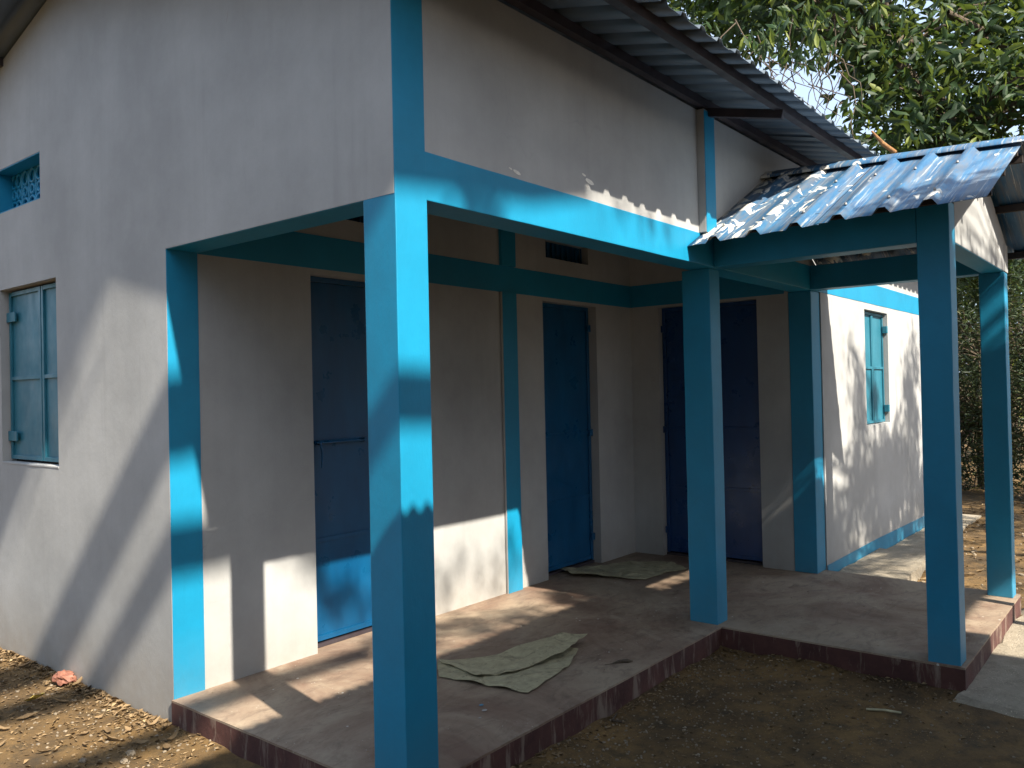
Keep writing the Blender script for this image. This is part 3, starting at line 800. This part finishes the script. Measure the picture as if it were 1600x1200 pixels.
# shade tree whose level limbs throw the slanting bars on the gable wall (out of view, behind the photographer)
def shade_point(x0, c, d): return (x0-.22*d, -d, c+d)
ST = empty('shade_tree', (-3.25, -5.8, G), label='spreading shade tree with long level limbs beside the shed', cat='tree')
stt = [(-3.25, -5.8, G), (-3.2, -5.6, 3), (-3.1, -5.4, 6), (-2.9, -5.2, 7.2), (-2.7, -5.1, 8.6), (-2.6, -5.1, 9.8)]
def limb(c, x0a, x0b, d, ra, rb, rise=0., start=None):
    pts = [Vector(start)] if start else []; n_ = 7
    for i in range(n_):
        t = i/(n_-1); pts.append(Vector(shade_point(x0a+(x0b-x0a)*t, c+rise*t**6+.02*math.sin(i*1.9), d)))
    r = ([ra*1.1] if start else [])+[ra+(rb-ra)*i/(n_-1) for i in range(n_)]
    return pts, r
limbs = [limb(1.463, -1.5, .72, 5.0, .09, .082, 0, stt[2]), limb(2.41, -1.5, 1.3, 5.1, .115, .09, .17, stt[3]), limb(4.62, -1.7, -.15, 4.8, .17, .15, .25, stt[3]), limb(3.03, -1.5, -.1, 5.0, .19, .15, .1, stt[4])]
tubes('trunk', [(stt, [.3, .27, .24, .21, .17, .1])]+limbs, M['bark'], ST, 10)
rng = np.random.default_rng(77)
cs = []
while len(cs) < 230:
    x0, c, d = rng.uniform(-2.2, -.15), 5.05+3.2*rng.random()**1.3, rng.uniform(4.2, 6.2); cs.append(shade_point(x0, c, d))
# leafy tips that dapple the door wall and the beam
tips = [(.35, 2.27), (.42, 2.22), (.48, 2.17), (.53, 2.22), (.48, 2.28), (.58, 2.12), (.62, 2.05), (.72, 1.99), (.82, 1.98), (.58, 2.2), (.6, 1.96), (.7, 1.92), (.85, 1.9), (.95, 1.95), (.38, 2.32), (.55, 2.3),
        (1.4, 2.47), (1.6, 2.40), (1.85, 2.44), (2.1, 2.38), (1.75, 2.50), (1.45, 1.86), (1.6, 1.80), (1.75, 1.92), (1.95, 1.84), (2.15, 1.78), (2.25, 1.95), (2.3, 1.8), (1.3, 1.3), (1.5, 1.4), (1.1, 1.2)]
for x0, c in tips: cs.append(shade_point(x0+.02, c+.06, 5.0))
V, F, ti = leaves(cs[:230], 60, .17, .26, .5, rng); 
V2, F2, ti2 = leaves(cs[230:], 20, .09, .045, .4, rng)
from_np('crown', np.concatenate([V, V2]), np.concatenate([F, F2+len(V)]), M['leaf'], ST, tint=np.concatenate([ti, ti2]), kind='stuff')
limbs2 = [(limbs[0][0][-1:]+[Vector(shade_point(.9, 1.6, 5.0)), Vector(shade_point(1.3, 1.7, 5.0))], [.05, .03, .012])]
tubes('limb', limbs2, M['bark'], ST, 8)

for i, (x, y, h, lab) in enumerate([(-9, -3.5, 3.4, 'big dark tree added to cut low sky, left of the shade tree, outside the picture'), (-10.5, 2.2, 3.6, 'big dark tree added to cut low sky, facing the gable wall, outside the picture'),
                                (-9.5, 8, 3.4, 'big dark tree added to cut low sky, behind the left end of the gable, outside the picture'), (10.5, -10.5, 2.4, 'big dark tree added to cut low sky, behind the right end of the shed, outside the picture'), (-9, -12.5, 2.6, 'big dark tree added to cut low sky, behind the left end of the shed')]):
    tree('sky_block_tree', lab, (x, y, G), [(x, y, G), (x+.2, y, 2), (x, y+.2, 4)], ((x, y, h+.4), (2.9, 3.4, 3.6)), 150, 60, .30, 60+i, .42, keep=.15)  # unseen trees added to block low sky and darken the walls

# garden tree dappling the far lit wall (right of the view, out of frame)
def garden():
    rng = np.random.default_rng(9)
    T = empty('garden_tree', (6.6, -6.4, G), label='slender garden tree right of the porch and outside the picture', cat='tree')
    cs = []
    spots = [(5.6, 1.6, .22), (5.75, 1.2, .25), (5.5, .9, .2), (5.6, .55, .25), (5.35, .35, .25), (5.9, .3, .35), (6.4, .4, .4), (6.9, .5, .45), (7.5, .5, .45), (6.2, .8, .25), (6.7, .75, .25),
             (7.35, 1.55, .2), (7.4, 1.25, .2), (7.7, 1.8, .15), (7.6, 1.1, .25), (5.0, .35, .25), (4.9, .15, .3), (6.3, 1.45, .12), (8.3, .7, .3), (8.4, 1.9, .2), (6.2, .55, .35), (6.6, .3, .4), (7.0, .75, .3), (7.4, .7, .35), (6.3, .1, .4), (7.2, .2, .5), (7.9, .3, .5), (6.4, .8, .2), (9, .2, .6), (9.6, -.6, .7), (8.6, -.6, .7), (10.4, -.2, .8), (10.8, -1.2, .8), (7.4, -.3, .5), (3.9,.1,.3),(4.5,.1,.3), (3.3, .2, .3), (3.5, -.1, .35), (3.8, .0, .35), (4.1, -.15, .35), (4.4, .2, .35), (3.6, .5, .25), (4.0, .4, .3), (4.3, .5, .3), (3.4, -.4, .4), (4.2, -.5, .4), (4.8, -.2, .4), (3.4, .6, .25), (3.6, .35, .3), (3.9, .7, .25), (4.3, .8, .2), (1.0, 1.25, .12), (1.35, 1.45, .12), (1.6, 1.2, .12), (1.9, 1.2, .14), (2.5, 1.25, .2), (2.7, 1.0, .2), (2.95, 1.25, .2)]  # several clusters added only to shade the porch floor and far ground
    allc = []; sp = []
    for x0, c, r in spots:
        for k in range(max(2, int(16*r/.3))):
            d = 4.6+rng.normal(0, .15)
            allc.append(np.array(shade_point(x0+rng.normal(0, r*.5), c+rng.normal(0, r*.35), d)))
    V, F, ti = leaves(allc, 15, .14, .09, .5, rng)
    from_np('crown', V, F, M['leaf'], T, tint=ti, kind='stuff')
    trunk = [(6.6, -6.4, G), (6.5, -6.2, 2), (6.2, -5.6, 3.6), (5.8, -5.0, 4.6), (5.4, -4.7, 5.3)]
    grow(trunk, [.14, .12, .09, .06, .02], allc[::6], rng, 'trunk', T, .02, .8, .05)
garden()

# ================================================================== SMALL THINGS
def paper(name, poly, label, folds, thick=.002, z0=.004, lift=None, seed=0):
    """creased sheet: poly outline in XY, subdivided"""
    bm = bmesh.new(); vs = [bm.verts.new((x, y, 0)) for x, y in poly]; bm.faces.new(vs)
    bmesh.ops.triangulate(bm, faces=bm.faces[:])
    for _ in range(4): bmesh.ops.subdivide_edges(bm, edges=bm.edges[:], cuts=1, use_grid_fill=True)
    for v in bm.verts:
        x, y = v.co.x, v.co.y; q = Vector((x*4+seed, y*4, seed))
        z = z0+.006*abs(noise.noise(q))+.012*abs(noise.noise(q*2.3))**1.5*2
        if lift: z += lift(x, y)
        v.co.z = z
    ex = bmesh.ops.extrude_face_region(bm, geom=bm.faces[:])
    bmesh.ops.translate(bm, vec=(0, 0, thick), verts=[v for v in ex['geom'] if isinstance(v, bmesh.types.BMVert)])
    bmesh.ops.recalc_face_normals(bm, faces=bm.faces[:])
    o = from_bm(name, bm, M['paper']); return finish(o, label=label, cat='paper', group=None)
P1 = Vector((1.001, .804)); 
paper('paper_sack', [(1.17, .977), (1.00, .80), (1.02, .62), (1.078, .265), (1.30, .30), (1.55, .34), (1.80, .46), (1.75, .62), (1.4, .62), (1.25, .80)],
      'creased brown cement sack lying open near the big corner pillar', None, seed=3)
up_ = paper('paper_flap', [(1.16, .96), (1.09, .61), (1.25, .50), (1.60, .42), (1.92, .475), (1.86, .60), (1.65, .66), (1.40, .74)],
      'upper folded sheet lying on top of the cement sack', None, z0=.022, lift=lambda x, y: .05*max(0, (x-1.45)/.5)+.012*math.sin(x*9), seed=8)
paper('paper_sheet', [(3.50, 1.86), (3.30, 1.55), (3.36, 1.42), (3.54, 1.02), (3.8, 1.0), (4.06, .93), (4.2, 1.12), (4.22, 1.25), (4.0, 1.5), (3.7, 1.58)],
      'flattened sack paper lying before the two inner doors', None, z0=.006, lift=lambda x, y: .03*max(0, 1-abs(x-3.35)/.12), seed=5)

def leaf_mesh(seed, L_=.09, W_=.035, curl=.02):
    r = random.Random(seed); V = []; F = []; n_ = 6
    for i in range(n_+1):
        t = i/n_; w_ = W_*math.sin(math.pi*min(1, t*.96+.02))**.7*(1-.3*t); x = L_*(t-.5); z = curl*(t-.5)**2*4+r.uniform(0, .003)
        tw = r.uniform(-.3, .3)
        for s in (-1, 0, 1): V.append((x, s*w_*.5, z+(.35*w_ if s else 0)+s*tw*w_*.3))
    for i in range(n_):
        for s in (0, 1): a = i*3+s; F.append((a, a+1, a+4, a+3))
    me = bpy.data.meshes.new('dry_leaf'); me.from_pydata(V, [], F); me.materials.append(M['dry'])
    a = me.attributes.new('tint', 'FLOAT', 'POINT'); tv = r.uniform(.2, 1); a.data.foreach_set('value', [tv]*len(V))
    return me
LM = [leaf_mesh(i, random.uniform(.06, .11), random.uniform(.02, .04), random.uniform(.008, .03)) for i in range(9)]
rr = random.Random(4)
for i in range(40):
    t = rr.random()
    y = rr.uniform(1.4, 3.3); x = -rr.random()**1.2*.62-.02-(max(0, y-1.6)*.0)
    o = bpy.data.objects.new('dry_leaf', LM[i % 9]); COL.objects.link(o); o.location = (x, y, gz(x, y)+.006)
    o.rotation_euler = (rr.uniform(-.4, .4), rr.uniform(-.4, .4), rr.uniform(0, 6.28)); s = rr.uniform(.7, 1.3); o.scale = (s, s, s)
    o['label'] = 'curled dry leaf on the soil beside the gable wall'; o['category'] = 'leaf'; o['group'] = 'dry leaves on the soil by the gable wall'

def litter(name, n_, region, zf, size, m, seed, tintv=(.0, 1), kind='stuff', flat_=.5):
    r = np.random.default_rng(seed); V = []; F = []; T_ = []
    for i in range(n_):
        x, y = region(r)
        l, w_ = r.uniform(*size), r.uniform(.25, .5); a = r.uniform(0, 6.28); z = zf(x, y)
        ca, sa = math.cos(a), math.sin(a); h = r.uniform(.1, flat_)*l; o = len(V)
        for px, py, pz in ((-.5, 0, .1), (-.1, w_*.5, h/l), (-.1, -w_*.5, h/l*.6), (.1, 0, 0.05), (.5, 0, h/l*.7)):
            V.append((x+(px*ca-py*sa)*l, y+(px*sa+py*ca)*l, z+.002+pz*l))
        F += [(o, o+3, o+1), (o, o+2, o+3), (o+1, o+3, o+4), (o+3, o+2, o+4)]; T_ += [r.uniform(*tintv)]*5
    return from_np(name, V, F, m, tint=T_, kind=kind)
litter('leaf_litter', 2400, lambda r: (-abs(r.normal(0, .5))-.01, r.uniform(1.2, 4.2)), gz, (.006, .035), M['dry'], 1)
litter('leaf_litter', 700, lambda r: (-abs(r.normal(0, .05))-.01, r.uniform(1.7, 4.2)), gz, (.01, .05), M['dry'], 11)
litter('leaf_litter', 420, lambda r: ((r.uniform(.3, 2.69), -abs(r.normal(0, .05))-.012) if r.random() < .6 else (2.69-abs(r.normal(0, .05)), r.uniform(-1.3, 0))), gz, (.008, .035), M['dry'], 12)
litter('leaf_litter', 1500, lambda r: (r.uniform(.4, 2.69), -abs(r.normal(0, .9))-.01), gz, (.006, .028), M['dry'], 2, (0, .6))
litter('leaf_litter', 1800, lambda r: (r.uniform(4.8, 13), r.uniform(-2.5, -.05)), gz, (.02, .07), M['dry'], 3)
litter('floor_debris', 260, lambda r: (r.uniform(.1, 4.4), r.uniform(.02, 1.6)), lambda x, y: -.002, (.004, .016), M['dry'], 6, (0, .8), 'stuff', .2)
litter('floor_debris', 120, lambda r: (r.uniform(2.8, 4.5), r.uniform(-1.3, .0)), lambda x, y: -.002, (.004, .018), M['dry'], 7, (0, .8), 'stuff', .2)
def pebbles(name, n_, region, zf, size, seed):
    r = np.random.default_rng(seed); V = []; F = []
    bm = bmesh.new(); bmesh.ops.create_icosphere(bm, subdivisions=1, radius=1); bv = np.array([v.co[:] for v in bm.verts]); bf = np.array([[v.index for v in f.verts] for f in bm.faces]); bm.free()
    for i in range(n_):
        x, y = region(r); s = r.uniform(*size)*np.array([1, r.uniform(.6, 1), r.uniform(.4, .8)])
        a = r.uniform(0, 6.28); R = np.array([[math.cos(a), -math.sin(a), 0], [math.sin(a), math.cos(a), 0], [0, 0, 1]])
        V.append((bv*(1+r.normal(0, .12, (len(bv), 1)))*s)@R.T+[x, y, zf(x, y)+s[2]*.3]); F.append(bf+i*len(bv))
    from_np(name, np.concatenate(V), np.concatenate(F), M['stone'], kind='stuff')
pebbles('gravel', 1400, lambda r: (r.uniform(.3, 2.69), -abs(r.normal(0, .8))-.01), gz, (.002, .009), 1)
pebbles('gravel', 420, lambda r: (-abs(r.normal(0, .5))-.01, r.uniform(1.2, 4)), gz, (.003, .012), 2)
pebbles('gravel', 500, lambda r: (r.uniform(5, 12), r.uniform(-2.5, -.4)), gz, (.006, .03), 3)

# crumpled red-brown wrapper, yellow leaf, stick, dark twig, paint drips
def crumple(name, loc, size, m, seed, **k):
    bm = bmesh.new(); bmesh.ops.create_icosphere(bm, subdivisions=3, radius=1)
    for v in bm.verts:
        q = v.co.copy(); f = 1+.5*noise.noise(q*2.2+Vector((seed, 0, 0)))+.25*noise.noise(q*5)
        v.co = Vector((q.x*f*size[0], q.y*f*size[1], q.z*f*size[2]))
    o = from_bm(name, bm, m); o.location = loc; return finish(o, **k)
crumple('crumpled_wrapper', (-.05, 2.78, gz(0, 2.8)+.022), (.05, .075, .035), M['bag'], 2, label='crumpled reddish wrapper against the foot of the gable wall', cat='litter')
me = leaf_mesh(50, .11, .06, .01).copy(); me.materials.clear(); me.materials.append(M['yellow'])
o = link(bpy.data.objects.new('yellow_leaf', me)); o.location = (-.275, 2.62, gz(-.275, 2.62)+.014); o.rotation_euler = (.15, .3, 2.4)
finish(o, label='large yellow leaf on the soil left of the wrapper', cat='leaf')
for i, (x, y, s) in enumerate([(-.30, 1.5, .018), (-.36, 1.44, .015), (-.46, 1.62, .014)]):
    crumple('stone', (x, y, gz(x, y)+.006), (s, s*1.3, s*.7), M['stone'], 10+i, label=['largest pale stone by the end of the veranda step', 'middle stone of the three by the veranda step', 'stone farthest left of the three by the step'][i], cat='stone')
tubes('stick', [([(2.16, -1.02, gz(2.16, -1.02)+.012), (2.2, -1.1, gz(2.2, -1.1)+.012), (2.21, -1.17, gz(2.2, -1.17)+.014)], [.006, .007, .005])], M['paper'], seg=6, label='short pale stick on the dark soil before the porch', cat='stick')
tubes('stick', [([(1.355, -.10, gz(1.35, -.1)+.012), (1.33, -.06, gz(1.33, -.06)+.012), (1.42, -.03, gz(1.42, -.03)+.012)], [.005, .006, .004])], M['bark'], seg=6, label='small broken stick at the foot of the veranda step', cat='stick')
tubes('dark_twig', [([(1.70, .165, .006), (1.74, .15, .009), (1.775, .118, .008), (1.80, .10, .004)], [.003, .007, .011, .003]),
                    ([(1.66, .19, .004), (1.70, .165, .004)], [.001, .002])], M['bark'], seg=6, label='small dark curled twig on the veranda floor', cat='twig')
def drip(x, y, r, m, label):
    bm = bmesh.new(); vs = [bm.verts.new((x+r*(1+.2*noise.noise(Vector((math.cos(a)*2, math.sin(a)*2, x*9))))*math.cos(a), y+r*.8*math.sin(a), .0012)) for a in np.linspace(0, 2*math.pi, 14)[:-1]]
    bm.faces.new(vs); ex = bmesh.ops.extrude_face_region(bm, geom=bm.faces[:]); bmesh.ops.translate(bm, vec=(0, 0, .001), verts=[v for v in ex['geom'] if isinstance(v, bmesh.types.BMVert)])
    bmesh.ops.recalc_face_normals(bm, faces=bm.faces[:])
    return finish(from_bm('paint_spot', bm, m), label=label, cat='paint spot')
drip(.836, .36, .012, M['paint'], 'small turquoise paint spot on the veranda floor')
drip(.796, .305, .014, M['wall'], 'largest white paint spot beside the turquoise one')
drip(.714, .262, .008, M['wall'], 'small white paint spot nearest the corner pillar')
